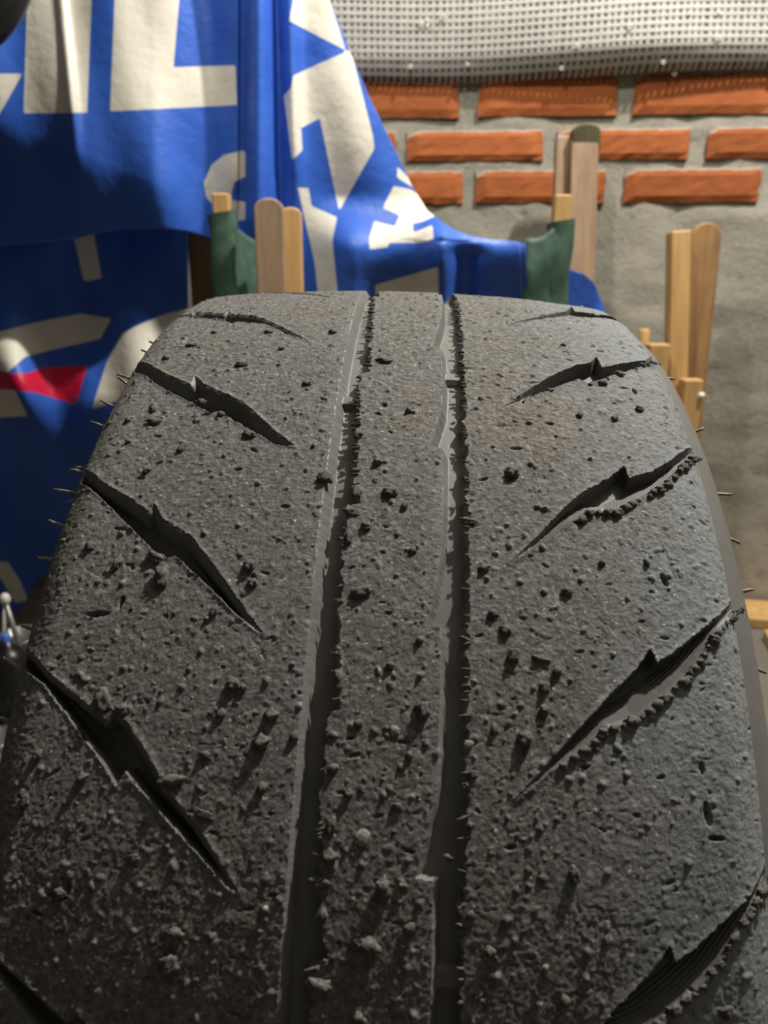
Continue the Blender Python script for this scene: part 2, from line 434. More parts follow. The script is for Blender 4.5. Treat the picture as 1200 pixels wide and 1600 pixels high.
for s, sg, d5 in (('L', -1, .255), ('R', 1, .2585)):
    u4, l4 = G[f'{s}4u'], G[f'{s}4l']
    for k in range(11):
        LAT.append((shifted(u4, d5 + k * PERIOD), shifted(l4, d5 + k * PERIOD), sg))
    for k in range(12):
        dd = -PERIOD * (4 + k)
        LAT.append((shifted(u4, dd), shifted(l4, dd), sg))


def closed_lat(u, l, sg):
    """run the outer ends of both edges out over the shoulder; work in metres of arc"""
    u = [(a * R, x) for a, x in u]; l = [(a * R, x) for a, x in l]
    if sg < 0:
        u = [(u[0][0] - .006, -.140)] + u
        l = [(l[0][0] - .004, -.140)] + l
        u = u[::-1]; l = l[::-1]
    else:
        u = u + [(u[-1][0] - .006, .135)]
        l = l + [(l[-1][0] - .004, .135)]
    return u, l, u + l[::-1]


def edge_fn(key, lo, hi, m0, per):
    P = np.array(G[key])
    def f(a):
        b = np.where((a < lo) | (a > hi), m0 + np.mod(a - m0, per), a)
        return np.interp(b, P[:, 0], P[:, 1])
    return f


f_glL = lambda a: np.full_like(a, -.0276)
f_glR = edge_fn('glR', .11, 1.12, .6617, .2183)
f_grL = edge_fn('grL', .05, 1.12, .5717, .2246)
f_grR = lambda a: np.full_like(a, .0228)


def build_tread(a_vals, x_vals, fine):
    A, X = np.meshgrid(a_vals, x_vals, indexing='ij')
    U = A * R
    h = np.zeros_like(A)
    # worn, grained surface
    h += .00010 * vnoise(U, X, .0060, 1) + .00007 * vnoise(U, X, .0024, 2)
    if fine:
        n3 = vnoise(U, X, .0013, 3)
        h += .00008 * n3 + .00011 * vnoise(U, X, .0008, 6)
        rdg = 1 - np.abs(vnoise(U, X, .0032, 4))
        h -= .0003 * np.clip((rdg - .92) / .08, 0, 1) * (vnoise(U, X, .009, 5) > .05)
        da = a_vals[1] - a_vals[0]; dx = x_vals[1] - x_vals[0]
        r2 = np.random.default_rng(5)

        def blob(a, x, ra, rx, hh, rot=0., pw=.5):
            m = max(ra, rx) * 1.05
            i0 = int((a - m / R - a_vals[0]) / da); i1 = int((a + m / R - a_vals[0]) / da) + 2
            j0 = int((x - m - x_vals[0]) / dx); j1 = int((x + m - x_vals[0]) / dx) + 2
            i0, j0 = max(i0, 0), max(j0, 0)
            if i1 <= i0 or j1 <= j0: return
            uu = U[i0:i1, j0:j1] - a * R; xx = X[i0:i1, j0:j1] - x
            c, s = math.cos(rot), math.sin(rot)
            p = (c * uu + s * xx) / ra; q = (-s * uu + c * xx) / rx
            k = np.clip(1 - p * p - q * q, 0, 1) ** pw
            h[i0:i1, j0:j1] += hh * k

        for k in range(6500):                      # small rubber crumbs melted on
            x = r2.uniform(XL, XR); a = r2.uniform(.02, 1.3)
            if x > .05 and r2.random() < .45: continue
            s_ = .0004 + .0008 * r2.random() ** 4
            blob(a, x, s_ * r2.uniform(.7, 1.6), s_, s_ * r2.uniform(.35, .85), r2.uniform(0, 3.14))
        for k in range(700):                       # nicks and torn pits
            x = r2.uniform(XL, XR); a = r2.uniform(.02, 1.3)
            s_ = .0004 + .0008 * r2.random() ** 2.5
            blob(a, x, s_ * .55, s_ * r2.uniform(1, 2.2), -s_ * r2.uniform(.7, 1.3), r2.normal(0, .45))
        # larger cuts seen on the shoulder blocks
        for a, x, ra, rx, rot in ((.795, -.0975, .0009, .0040, .1), (.782, -.0905, .0026, .0008, -.1), (.729, .0885, .0028, .0009, .3),
                                  (.955, .094, .0036, .0011, .15), (.975, .096, .0008, .0026, 0), (.43, .0935, .0022, .0009, .1),
                                  (.915, .0935, .0022, .0007, .1), (1.047, -.0915, .0022, .0009, .1), (1.055, -.0945, .0008, .0030, -.1)):
            blob(a, x, ra, rx, -.0022, rot, .6)
    # ragged coordinates for the torn edges
    wob = .00035 * vnoise(U, X, .0022, 8) + .00030 * vnoise(U, X, .0009, 9)
    torn = .0019 * np.maximum(0, vnoise(U, X * .2, .0042, 10)) ** 1.5 + .0009 * vnoise(U, X * .2, .0016, 12)
    lab = np.zeros(A.shape, np.int16)
    depth = np.zeros_like(A)
    rib = np.zeros_like(A)
    lip = np.zeros_like(A)
    e1, e2, e3, e4 = f_glL(a_vals)[:, None], f_glR(a_vals)[:, None], f_grL(a_vals)[:, None], f_grR(a_vals)[:, None]
    lab[X > (e1 + e2) / 2] = 1
    lab[X > (e3 + e4) / 2] = 2
    for k, (l, r, sl, sr) in enumerate(((e1, e2, .0030, .0007), (e3, e4, .0022, .0007))):
        dl = X - l + wob * .3; dr = (r - X) - torn + .0003
        ins = (dl > 0) & (dr > 0)
        D = .0058 * np.minimum(1, dl / sl) * np.minimum(1, np.maximum(dr, 0) / sr)
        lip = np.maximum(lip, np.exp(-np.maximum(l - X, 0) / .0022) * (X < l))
        # small lip above each wall, tread wear bars across the bottom
        for at_, g in ((.4807, 0), (.4193, 1)):
            for kk in range(-9, 22, 3):
                if g == k:
                    aa = at_ + kk * PERIOD
                    D = np.where((np.abs(A - aa) < .008), np.minimum(D, .0034), D)
        depth = np.where(ins, D, depth)
        lab[ins] = 3 + k
    for n, (u, l, sg) in enumerate(LAT):
        u, l, P = closed_lat(u, l, sg)
        Pa = np.array(P)
        rows = np.where((a_vals * R > Pa[:, 0].min() - .003) & (a_vals * R < Pa[:, 0].max() + .003))[0]
        cols = np.where((x_vals > Pa[:, 1].min() - .003) & (x_vals < Pa[:, 1].max() + .003))[0]
        if len(rows) < 2 or len(cols) < 2: continue
        sl_ = (slice(rows[0], rows[-1] + 1), slice(cols[0], cols[-1] + 1))
        uu = U[sl_] + wob[sl_] * .7; xx = X[sl_] + wob[sl_][::-1] * .5
        ins = in_poly(uu, xx, P)
        if not ins.any(): continue
        du = line_dist(U[sl_], X[sl_], u); dl = line_dist(U[sl_], X[sl_], l)
        if sg < 0: wu, wl = .0029, .0008
        else: wu, wl = .0008, .0072
        fu = np.minimum(1, du / wu)
        if sg < 0: fu = 1 - np.sqrt(np.maximum(0, 1 - fu ** 2)) ** 1.0
        D = (.0080 if sg < 0 else .0058) * fu * np.minimum(1, dl / wl) ** .9
        depth[sl_] = np.where(ins, np.maximum(depth[sl_], D), depth[sl_])
        L_ = lab[sl_]; L_[ins & (L_ < 3)] = 5 + n
        rib[sl_] = np.where(ins, D, rib[sl_])
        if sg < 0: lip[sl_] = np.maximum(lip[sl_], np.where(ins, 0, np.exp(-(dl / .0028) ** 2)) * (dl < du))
        # heat-rolled lip beside the edge
        h[sl_] += np.where(ins, 0, .00045 * np.exp(-(np.minimum(du, dl) / .0012) ** 2))
    depth *= np.clip(np.minimum(XR - X, X - (XL + .0015)) / .0035, 0, 1) ** .6
    ing = depth > 0
    h = np.where(ing, h * np.clip(1 - depth / .0015, 0.12, 1), h)
    r = base_r(X) + h - depth
    V = surf(A, X, r).reshape(-1, 3)
    Q = grid_quads(*A.shape)
    ql = lab.ravel()[Q].max(1)
    return V, Q, ql, np.stack([rib.ravel(), lip.ravel()], 1)


def x_line(step):
    return np.linspace(XL + .0015, XR, int(round((XR - XL - .0015) / step)) + 1)


A0, A1 = -0.06, 1.32
fineV, fineQ, fineL, fineR = build_tread(np.arange(A0, A1 + 1e-6, .00125), x_line(.00042), True)
na = 640
coarseV, coarseQ, coarseL, coarseR = build_tread(np.linspace(A1, A0 + 2 * math.pi, na), x_line(.0024), False)
part_name = {0: 'shoulder_rib', 1: 'centre_rib', 2: 'shoulder_rib', 3: 'circumferential_groove', 4: 'circumferential_groove'}
part_label = {0: 'wide shoulder rib of tread, grey and studded with rubber crumbs', 1: 'narrow centre rib between the two long grooves',
              2: 'wide shoulder rib of tread, bluish and scuffed', 3: 'long groove with torn edge', 4: 'long groove with sawtooth edge'}
for L_ in sorted(set(np.unique(fineL)) | set(np.unique(coarseL))):
    Vs, Qs, Rs, off = [], [], [], 0
    for V, Q, ql, rb in ((fineV, fineQ, fineL, fineR), (coarseV, coarseQ, coarseL, coarseR)):
        q = Q[ql == L_]
        if not len(q): continue
        ids, inv = np.unique(q, return_inverse=True)
        Vs.append(V[ids]); Rs.append(rb[ids]); Qs.append(inv.reshape(-1, 4) + off); off += len(ids)
    nm = part_name.get(int(L_), 'lateral_groove')
    me = np_mesh(nm, np.concatenate(Vs), np.concatenate(Qs)[:, ::-1])
    RL = np.concatenate(Rs)
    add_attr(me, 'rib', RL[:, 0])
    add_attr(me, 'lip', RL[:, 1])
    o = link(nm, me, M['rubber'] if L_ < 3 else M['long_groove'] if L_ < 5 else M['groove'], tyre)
    if int(L_) in part_label: o['label'] = part_label[int(L_)]


def lathe(name, prof, mat, segs=720, jitter=0.):
    prof = np.array(prof)
    a = np.linspace(0, 2 * math.pi, segs, endpoint=False)
    A, I = np.meshgrid(a, np.arange(len(prof)), indexing='ij')
    X = prof[I, 0]; Rr = prof[I, 1]
    if jitter: Rr = Rr + jitter * vnoise(A * R, X, .004, 31)
    V = surf(A, X, Rr).reshape(-1, 3)
    i = np.arange(segs * len(prof)).reshape(segs, len(prof))
    j = np.roll(i, -1, 0)
    Q = np.stack([i[:, :-1], i[:, 1:], j[:, 1:], j[:, :-1]], -1).reshape(-1, 4)
    return link(name, np_mesh(name, V, Q), mat, tyre)


def br(x): return float(base_r(np.array(x)))


side = [(0, br(XR) - .0003), (.0035, br(XR) - .0024), (.0072, .3074), (.0090, .3048), (.0096, .3010), (.0106, .3004), (.0108, .2988), (.0100, .2975),
        (.0104, .2900), (.0128, .2800), (.0152, .2690), (.0160, .2600), (.0140, .2490), (.0090, .2400), (.0020, .2345), (-.0050, .2310),
        (-.0110, .2290), (-.0210, .2288)]
sideL = [(-.0015, br(XL + .0015) - .0003), (.0012, br(XL) - .0042), (.0026, .3070), (.0036, .3030), (.0042, .3000), (.0050, .2994), (.0052, .2980), (.0050, .2968), (.0078, .2900), (.0116, .2800)] + side[10:]
lathe('shoulder_strip', [(XR + d, r) for d, r in side[:5]], M['strip'], jitter=.0002)
lathe('sidewall', [(XR + d, r) for d, r in side[4:]], M['sidewall'], jitter=.0002)
lathe('shoulder_strip', [(XL - d, r) for d, r in sideL[:5]][::-1], M['strip'], jitter=.0002)
lathe('sidewall', [(XL - d, r) for d, r in sideL[4:]][::-1], M['sidewall'], jitter=.0002)
inner = [(XR - .021, .2288), (XR - .0225, .2330), (XR - .010, .2440), (XR + .004, .2620), (XR + .002, .2820), (XR - .012, .2980), (XR - .040, .3080),
         (0, .3110), (XL + .040, .3080), (XL + .012, .2980), (XL - .002, .2820), (XL - .004, .2620), (XL + .010, .2440), (XL + .0225, .2330), (XL + .021, .2288)]
lathe('inner_liner', inner, M['sidewall'], 240)


# crumbs of rubber stuck to the tread
def crumb_mesh(seed, sub=3):
    from mathutils import noise as mn
    bm = bmesh.new()
    bmesh.ops.create_icosphere(bm, subdivisions=sub, radius=1)
    o_ = Vector((seed * 3.7, seed * 1.3, 0))
    for v in bm.verts:
        d = v.co.normalized()
        k = 1 + .55 * mn.noise(d * 1.3 + o_) + .40 * mn.noise(d * 2.9 + o_ * 2) + .25 * mn.noise(d * 6 + o_)
        v.co = d * max(k, .35)
    return bm_mesh('rubber_crumb', bm, True)


crumbs = [crumb_mesh(s, 3 if s < 6 else 2) for s in range(11)]
for m_ in crumbs: m_.materials.append(M['crumb'])
rc = random.Random(3)


def place_crumb(a, x, sx, st, sn, rot, k=None, sink=.25):
    n = Vector((0, -math.sin(a), math.cos(a))); t = Vector((0, -math.cos(a), -math.sin(a))); e = Vector((1, 0, 0))
    p = Vector(surf(np.array(a), np.array(x), base_r(np.array(x)))) + n * sn * (1 - sink - .35)
    c, s = math.cos(rot), math.sin(rot)
    ex = e * c + t * s; et = t * c - e * s
    o = bpy.data.objects.new('rubber_crumb', crumbs[rc.randrange(11) if k is None else k])
    C.objects.link(o); o.parent = tyre
    m = Matrix((ex * sx, et * st, n * sn)).transposed().to_4x4()
    m.translation = p
    o.matrix_local = m
    return o


for i, (a, x, w_, h_) in enumerate(CRUMBS):
    mx, mn = max(w_, h_), min(w_, h_)
    place_crumb(a, x, w_ * 1.05, h_ * 1.15, min(mn * .95, .0019), rc.uniform(-.35, .35), i % 5 if mx > .0017 else None)
# rolled crumbs along the lower lips of the right-hand grooves
for key, sh, n, t0 in (('R3l', 0, 22, .28), ('R4l', 0, 34, .15), ('R4l', .2585, 34, .15), ('R2l', 0, 12, .3)):
    P = np.array(G[key]); P = np.stack([P[:, 0] + sh, P[:, 1]], 1)
    seg = np.r_[0, np.cumsum(np.hypot(np.diff(P[:, 0]) * R, np.diff(P[:, 1])))]
    for k in range(n):
        t = (t0 + (.92 - t0) * (k + rc.random() * .8) / n) * seg[-1]
        a = float(np.interp(t, seg, P[:, 0])); x = float(np.interp(t, seg, P[:, 1]))
        s_ = rc.uniform(.0006, .0016)
        place_crumb(a + rc.uniform(0, .003), x + rc.uniform(-.0002, .0008), s_ * 1.3, s_, s_ * .9, rc.uniform(-.8, .1))
# torn shreds along the right edges of both long grooves, curling out over them
for fe, n in ((f_glR, 85), (f_grR, 80)):
    for k in range(n):
        a = .10 + 1.04 * rc.random() ** 1.15; x = float(fe(np.array([a]))[0])
        ln = rc.uniform(.0006, .0020)
        place_crumb(a, x - ln * .35, ln, rc.uniform(.00025, .0006), rc.uniform(.0003, .0008), rc.uniform(-.5, .5), None, rc.uniform(.2, .6))


# pale dust marks pressed into the rubber
M['dust'] = mat_plain('pale_dust', (.27, .265, .235), .9, .2, nscale=2, amt=.4)
dust_me = [m_.copy() for m_ in crumbs[6:9]]
for m_ in dust_me:
    m_.materials.clear(); m_.materials.append(M['dust'])
for i, (a, x, s_) in enumerate(DUST):
    o = place_crumb(a, x, s_ * .75, s_ * .7, min(s_ * .35, .0006), rc.uniform(0, 3), 6, .2)
    o.data = dust_me[i % 3]; o.name = 'dust_mark'


def tube_mesh(name, pts, radii, n=8, cap=True):
    bm = bmesh.new()
    rings = []
    pts = [Vector(p) for p in pts]
    for i, p in enumerate(pts):
        d = (pts[min(i + 1, len(pts) - 1)] - pts[max(i - 1, 0)]).normalized()
        u = d.orthogonal().normalized() if i == 0 else (u - d * u.dot(d)).normalized()
        v = d.cross(u)
        r = radii[i] if hasattr(radii, '__len__') else radii
        rings.append([bm.verts.new(p + (u * math.cos(q) + v * math.sin(q)) * r) for q in [2 * math.pi * k / n for k in range(n)]])
    for r0, r1 in zip(rings, rings[1:]):
        for k in range(n):
            bm.faces.new((r0[k], r0[(k + 1) % n], r1[(k + 1) % n], r1[k]))
    if cap:
        bm.faces.new(rings[0][::-1]); bm.faces.new(rings[-1])
    return bm_mesh(name, bm, True)


for a, sd, dx, dy, dz in HAIRS:
    xe = XL - .0040 if sd < 0 else XR + .0092
    b = Vector(surf(np.array(a), np.array(xe), np.array(.302 if sd < 0 else .3035)))
    d = Vector((dx, dy, dz)); L_ = d.length
    b0 = b - d.normalized() * .004
    bend = Vector((0, 0, 1)) * L_ * rc.uniform(-.10, .12)
    pts = [b0, b + d * .3 + bend * .5, b + d * .65 + bend * .6, b + d]
    link('moulding_hair', tube_mesh('moulding_hair', pts, [.0007, .00068, .00065, .0005], 6), M['hair'], tyre)

# ------------------------------------------------------------------ the room
WY, WX, WS = 1.51, 0.30, -0.07          # back wall: y = WY + WS * (x - WX)
WANG = math.atan(WS)
WD = Vector((math.cos(WANG), math.sin(WANG), 0))       # along the wall
WN = Vector((math.sin(WANG), -math.cos(WANG), 0))      # out of the wall
WO = Vector((WX, WY, 0))


def wall_hit(px, py, off=0.):
    r = ray(px, py); o = Vector((0, 0, CAM_H))
    t = ((WO + WN * off) - o).dot(WN) / r.dot(WN)
    p = o + r * t
    return (p - WO).dot(WD), p.z


def wpt(s, z, off=0.):
    return WO + WD * s + WN * off + Vector((0, 0, z))


def box_mesh(name, lo, hi, bevel=0.):
    bm = bmesh.new()
    bmesh.ops.create_cube(bm, size=1)
    for v in bm.verts:
        v.co = Vector([lo[k] + (hi[k] - lo[k]) * (v.co[k] + .5) for k in range(3)])
    if bevel:
        bmesh.ops.bevel(bm, geom=bm.edges[:], offset=bevel, segments=2, profile=.5, affect='EDGES')
    return bm_mesh(name, bm)


def struct(name, lo, hi, mat, parent=None):
    o = link(name, box_mesh(name, lo, hi), mat, parent)
    o['kind'] = 'structure'
    return o


struct('floor', (-2.6, -2.4, -.10), (2.6, 1.9, 0), M['floor'])
struct('ceiling', (-2.6, -2.4, 2.6), (2.6, 1.9, 2.7), M['plaster'])
struct('wall_left', (-2.6, -2.4, 0), (-2.5, 1.66, 2.6), M['plaster'])
struct('wall_right', (2.5, -2.4, 0), (2.6, 1.3, 2.6), M['plaster'])
struct('wall_front', (-2.5, -2.4, 0), (2.5, -2.3, 2.6), M['plaster'])

# back wall: a slab of mortar and concrete in wall space, bricks set proud of it
wall = bpy.data.objects.new('wall_back', None)
bpy.data.objects.remove(wall)
bm = bmesh.new()
ns, nz = 160, 150
zr = np.concatenate([np.linspace(0, 1.5, nz), [2.6]])
sr = np.linspace(-2.75, 2.3, ns)
S, Z = np.meshgrid(sr, zr, indexing='ij')
OFF = .003 * vnoise(S, Z, .05, 41) + .002 * vnoise(S, Z, .02, 42)
V = np.stack([S, -OFF, Z], -1).reshape(-1, 3)
me = np_mesh('wall_back', V, grid_quads(ns, len(zr))[:, ::-1])
bm.free()
wall = link('wall_back', me, M['concrete'])
wall.matrix_world = Matrix.Translation(WO) @ Matrix.Rotation(WANG, 4, 'Z')
wall['kind'] = 'structure'
wall['_local'] = 1


def brick_mesh(L, H, seed):
    """a brick face with uneven arrises; vertex value 'edge' rises towards the rim"""
    nu, nv = 14, 6
    u = np.linspace(0, 1, nu); v = np.linspace(0, 1, nv)
    r = np.random.default_rng(seed)
    Uu, Vv = np.meshgrid(u, v, indexing='ij')
    X = (Uu - .5) * L; Zz = (Vv - .5) * H
    X = X + np.where((Uu == 0) | (Uu == 1), r.normal(0, .0010, Uu.shape), 0)
    Zz = Zz + np.where((Vv == 0) | (Vv == 1), r.normal(0, .0005, Uu.shape), 0)
    ed = np.minimum(np.minimum(Uu, 1 - Uu) * L, np.minimum(Vv, 1 - Vv) * H)
    Y = -.0075 + np.where(ed == 0, .0035, 0) + r.normal(0, .0003, Uu.shape)
    front = np.stack([X, Y, Zz], -1).reshape(-1, 3)
    back = front.copy(); back[:, 1] = .012
    idx = np.arange(nu * nv).reshape(nu, nv)
    Q = [q[::-1] for q in grid_quads(nu, nv)]
    rim = np.concatenate([idx[:, 0], idx[-1, 1:], idx[::-1, -1][1:], idx[0, ::-1][1:-1]])
    n = nu * nv
    for k in range(len(rim)):
        a, b = rim[k], rim[(k + 1) % len(rim)]
        Q.append([a, a + n, b + n, b])
    me = np_mesh('brick', np.concatenate([front, back]), np.array(Q)[:, ::-1], False)
    e = np.clip(1 - ed / .014, 0, 1)
    top = np.clip(1 - (1 - Vv) * H / .012, 0, 1) * .25
    e = (e * .55 + top).ravel()
    add_attr(me, 'edge', np.concatenate([e, np.ones_like(e) * .5]))
    return me


BH = .064
zs = [(wall_hit(850, 318)[1], wall_hit(850, 266)[1]), (wall_hit(850, 251)[1], wall_hit(850, 203)[1]), (wall_hit(850, 182)[1], wall_hit(850, 117)[1])]
rows = []
visible = [[(590, 723), (743, 945), (975, 1186), (1208, 1420)], [(636, 848), (870, 1076), (1104, 1312)], [(505, 717), (748, 963), (990, 1205)]]
ymid = [292, 227, 150]
for (z0, z1), vis, ym in zip(zs, visible, ymid):
    segs = [(wall_hit(a, ym)[0], wall_hit(b, ym)[0]) for a, b in vis]
    rows.append((z0, z1, segs))
pitch = .277
full = []
for z0, z1, segs in rows:
    segs = list(segs)
    while segs[0][0] > -1.5:
        b = segs[0][0] - random.uniform(.018, .028); segs.insert(0, (b - .25, b))
    while segs[-1][1] < 1.4:
        b = segs[-1][1] + random.uniform(.018, .028); segs.append((b, b + .25))
    full.append((z0, z1, segs))
z = full[-1][1]
for k in range(5):
    z0 = z + .013; z1 = z0 + .065; z = z1
    s = -1.6 + (.13 if k % 2 else 0) + random.uniform(-.02, .02)
    segs = []
    while s < 1.4:
        segs.append((s, s + .25)); s += .25 + random.uniform(.016, .028)
    full.append((z0, z1, segs))
kb = 0
for z0, z1, segs in full:
    for s0, s1 in segs:
        me = brick_mesh(s1 - s0, z1 - z0, 100 + kb)
        o = link('brick', me, M['brick'][kb % 3], wall)
        o.location = ((s0 + s1) / 2, 0, (z0 + z1) / 2)
        o.rotation_euler = (0, random.gauss(0, .004), 0)
        kb += 1

# ------------------------------------------------------------------ woven tarpaulin over the top of the wall
tarp = empty('mesh_tarpaulin', wpt(.35, 1.02, .03))
tag(tarp, 'clear reinforced tarpaulin with white thread grid hanging over the top of the brick wall', 'tarpaulin')


def tarp_pt(s, z):
    """s along wall, z from hem upward (metres)"""
    bulge = .022 + .006 * np.sin(s * 5 + 1.0) + .003 * np.sin(s * 13 + z * 9)
    fold = np.clip(z / .035, 0, 1)
    off = .012 + bulge * np.sqrt(fold) * np.exp(-z * 1.2) + .003 * np.sin(z * 26 + s * 5)
    hem = 1.0 * z0t + .004 * np.sin(s * 9) + .010 * np.clip((s - .05) / .35, 0, 1)
    P = np.stack([WO.x + WD.x * s + WN.x * off, WO.y + WD.y * s + WN.y * off, hem + z], -1)
    return P


z0t = wall_hit(700, 120, .04)[1]
s_lo, s_hi, z_hi, GP = -.55, 1.25, .52, .0112
ss = np.arange(s_lo, s_hi, GP); zz = np.arange(0.012, z_hi, GP)
Vn, Qn = [], []
off_n = 0
tw = .0027
def ribbon(P0, P1):
    global off_n
    n = len(P0)
    Vn.append(np.stack([P0, P1], 1).reshape(-1, 3))
    i = np.arange(n - 1) * 2
    Qn.append(np.stack([i, i + 1, i + 3, i + 2], -1) + off_n)
    off_n += 2 * n
zf = np.linspace(0, z_hi, 90); sf = np.linspace(s_lo, s_hi, 260)
rt = np.random.default_rng(4)
for s in ss:
    j = .0006 * rt.normal() ; w_ = tw * rt.uniform(.85, 1.2)
    ribbon(tarp_pt(s + j - w_ + 0 * zf, zf), tarp_pt(s + j + w_ + 0 * zf, zf))
for z_ in zz:
    w_ = tw * rt.uniform(.85, 1.15)
    A_ = tarp_pt(sf, z_ - w_ + 0 * sf); B_ = tarp_pt(sf, z_ + w_ + 0 * sf)
    ribbon(A_ + np.array([WN.x, WN.y, 0]) * .0008, B_ + np.array([WN.x, WN.y, 0]) * .0008)
tn = NT('white_thread')
nn = tn.noise(220, 3)
thread = tn.set(tn.ramp(nn, [(.3, (.36, .35, .325)), (.7, (.54, .525, .49))]), .5, .4)
o = link('thread_grid', np_mesh('thread_grid', np.concatenate(Vn), np.concatenate(Qn)), thread, tarp)
o['kind'] = 'stuff'
tf = NT('clear_film')
tf.set((.75, .75, .72), .18, .6)
mixs = tf.n('ShaderNodeMixShader'); tr = tf.n('ShaderNodeBsdfTransparent')
out = [n for n in tf.t.nodes if n.type == 'OUTPUT_MATERIAL'][0]
fn = tf.noise(30, 3)
tf.l(tf.maprange(fn, .3, .7, .03, .14), mixs.inputs[0])
tf.l(tr.outputs[0], mixs.inputs[1]); tf.l(tf.b.outputs[0], mixs.inputs[2]); tf.l(mixs.outputs[0], out.inputs[0])
wn_ = tf.noise(45, 4)
tf.bump(wn_, .5, .01)
S, Z = np.meshgrid(np.linspace(s_lo, s_hi, 120), np.linspace(-.001, z_hi, 60), indexing='ij')
P = tarp_pt(S, Z) + np.array([WN.x, WN.y, 0]) * .0018
link('film', np_mesh('film', P.reshape(-1, 3), grid_quads(120, 60)), tf.m, tarp)
P = tarp_pt(S, np.maximum(Z, .006)) - np.array([WN.x, WN.y, 0]) * .007
link('shade_backing', np_mesh('shade_backing', P.reshape(-1, 3), grid_quads(120, 60)), mat_plain('shade_backing', (.055, .05, .045), .8, .2), tarp)  # dark sheet added to stand for the shade behind the threads
# small eyelets of trapped glue, bright rings on the film
rt2 = random.Random(8)
for px, py in ((668, 16), (658, 24), (668, 25), (693, 12), (731, 86), (1040, 95), (1125, 60), (1080, 20), (902, 65), (880, 96), (640, 90), (1062, 110), (1128, 18), (985, 40)):
    s, zq = wall_hit(px, py, .05)
    c = Vector(tarp_pt(np.array(s), np.array(zq - z0t - .006))) + WN * .0035
    rr_ = rt2.uniform(.0022, .0034)
    pts = [c + WD * rr_ * math.cos(q) + Vector((0, 0, 1)) * rr_ * math.sin(q) for q in [k * math.pi / 5 for k in range(11)]]
    link('eyelet', tube_mesh('eyelet', pts, .0009, 5, False), M['white'], tarp)

# ------------------------------------------------------------------ wooden chairs


def board(name, p0, p1, width, thick, mat, parent, round_top=False, round_r=None, bevel=.0025, wdir=None):
    """flat board from p0 (bottom) to p1 (top); rounded upper end if asked"""
    p0, p1 = Vector(p0), Vector(p1)
    d = (p1 - p0); L = d.length; d.normalize()
    x = Vector(wdir) if wdir else Vector((1, 0, 0))
    x = (x - d * x.dot(d)).normalized()
    y = d.cross(x)
    h = width / 2
    prof = [(-h, 0), (h, 0)]
    if round_top:
        rr_ = round_r or h
        prof.append((h, L - rr_))
        for k in range(1, 12):
            q = math.pi * k / 12
            prof.append((h * math.cos(q), L - rr_ + rr_ * math.sin(q)))
        prof.append((-h, L - rr_))
    else:
        prof += [(h, L), (-h, L)]
    bm = bmesh.new()
    f = bm.faces.new([bm.verts.new((u, -thick / 2, v)) for u, v in prof])
    g = bmesh.ops.extrude_face_region(bm, geom=[f])
    for v in [q for q in g['geom'] if isinstance(q, bmesh.types.BMVert)]: v.co.y += thick
    bmesh.ops.recalc_face_normals(bm, faces=bm.faces[:])
    sharp = [e for e in bm.edges if len(e.link_faces) == 2 and e.calc_face_angle(0) > .9]
    bmesh.ops.bevel(bm, geom=sharp, offset=bevel, segments=2, profile=.5, affect='EDGES')
    me = bm_mesh(name, bm)
    o = bpy.data.objects.new(name, me)
    C.objects.link(o); me.materials.append(mat)
    o.parent = parent
    m = Matrix((x, y, d)).transposed().to_4x4(); m.translation = p0
    pm = Matrix.Translation(parent.location)
    o.matrix_local = pm.inverted() @ m
    return o


def bar_px(name, top, wpx, Y, mat, parent, thick, round_top=False, lean=0., bottom_px=None, round_r=None, zb=0.):
    """upright board: top centre and width as seen, carried down to the floor"""
    p1 = at(top[0], top[1], Y)
    width = (at(top[0] + wpx / 2, top[1] + 30, Y) - at(top[0] - wpx / 2, top[1] + 30, Y)).x
    if bottom_px is not None:
        q = at(bottom_px[0], bottom_px[1], Y - lean * .3)
        d = (q - p1); p0 = p1 + d * ((zb - p1.z) / d.z)
    else:
        p0 = Vector((p1.x, Y - lean, zb))
    return board(name, p0, p1, width, thick, mat, parent, round_top, round_r)


# chair with the green canvas back, seen between the tyre and the wall
YC = 1.20
ch1 = empty('canvas_chair', (0, 1.2, 0))
tag(ch1, 'wooden folding chair with a green canvas back, blue flag thrown over its middle', 'chair')
bar_px('upright', (346, 303), 26, YC, M['pale_wood'], ch1, .024, lean=.02)
bar_px('upright', (878, 305), 26, YC + .07, M['pale_wood'], ch1, .024, lean=.02)
bar_px('leg', (315, 352), 44, YC + .15, M['brown_wood'], ch1, .022, lean=-.02)
bar_px('leg', (850, 560), 40, YC + .14, M['brown_wood'], ch1, .022, lean=-.02)
lU, rU = at(346, 303, YC), at(878, 305, YC + .07)
for z_ in (.16, .34):
    board('cross_rail', (lU.x + .012, YC - .012, z_), (rU.x - .012, YC + .055, z_), .034, .020, M['pale_wood'], ch1, wdir=(0, 0, 1))
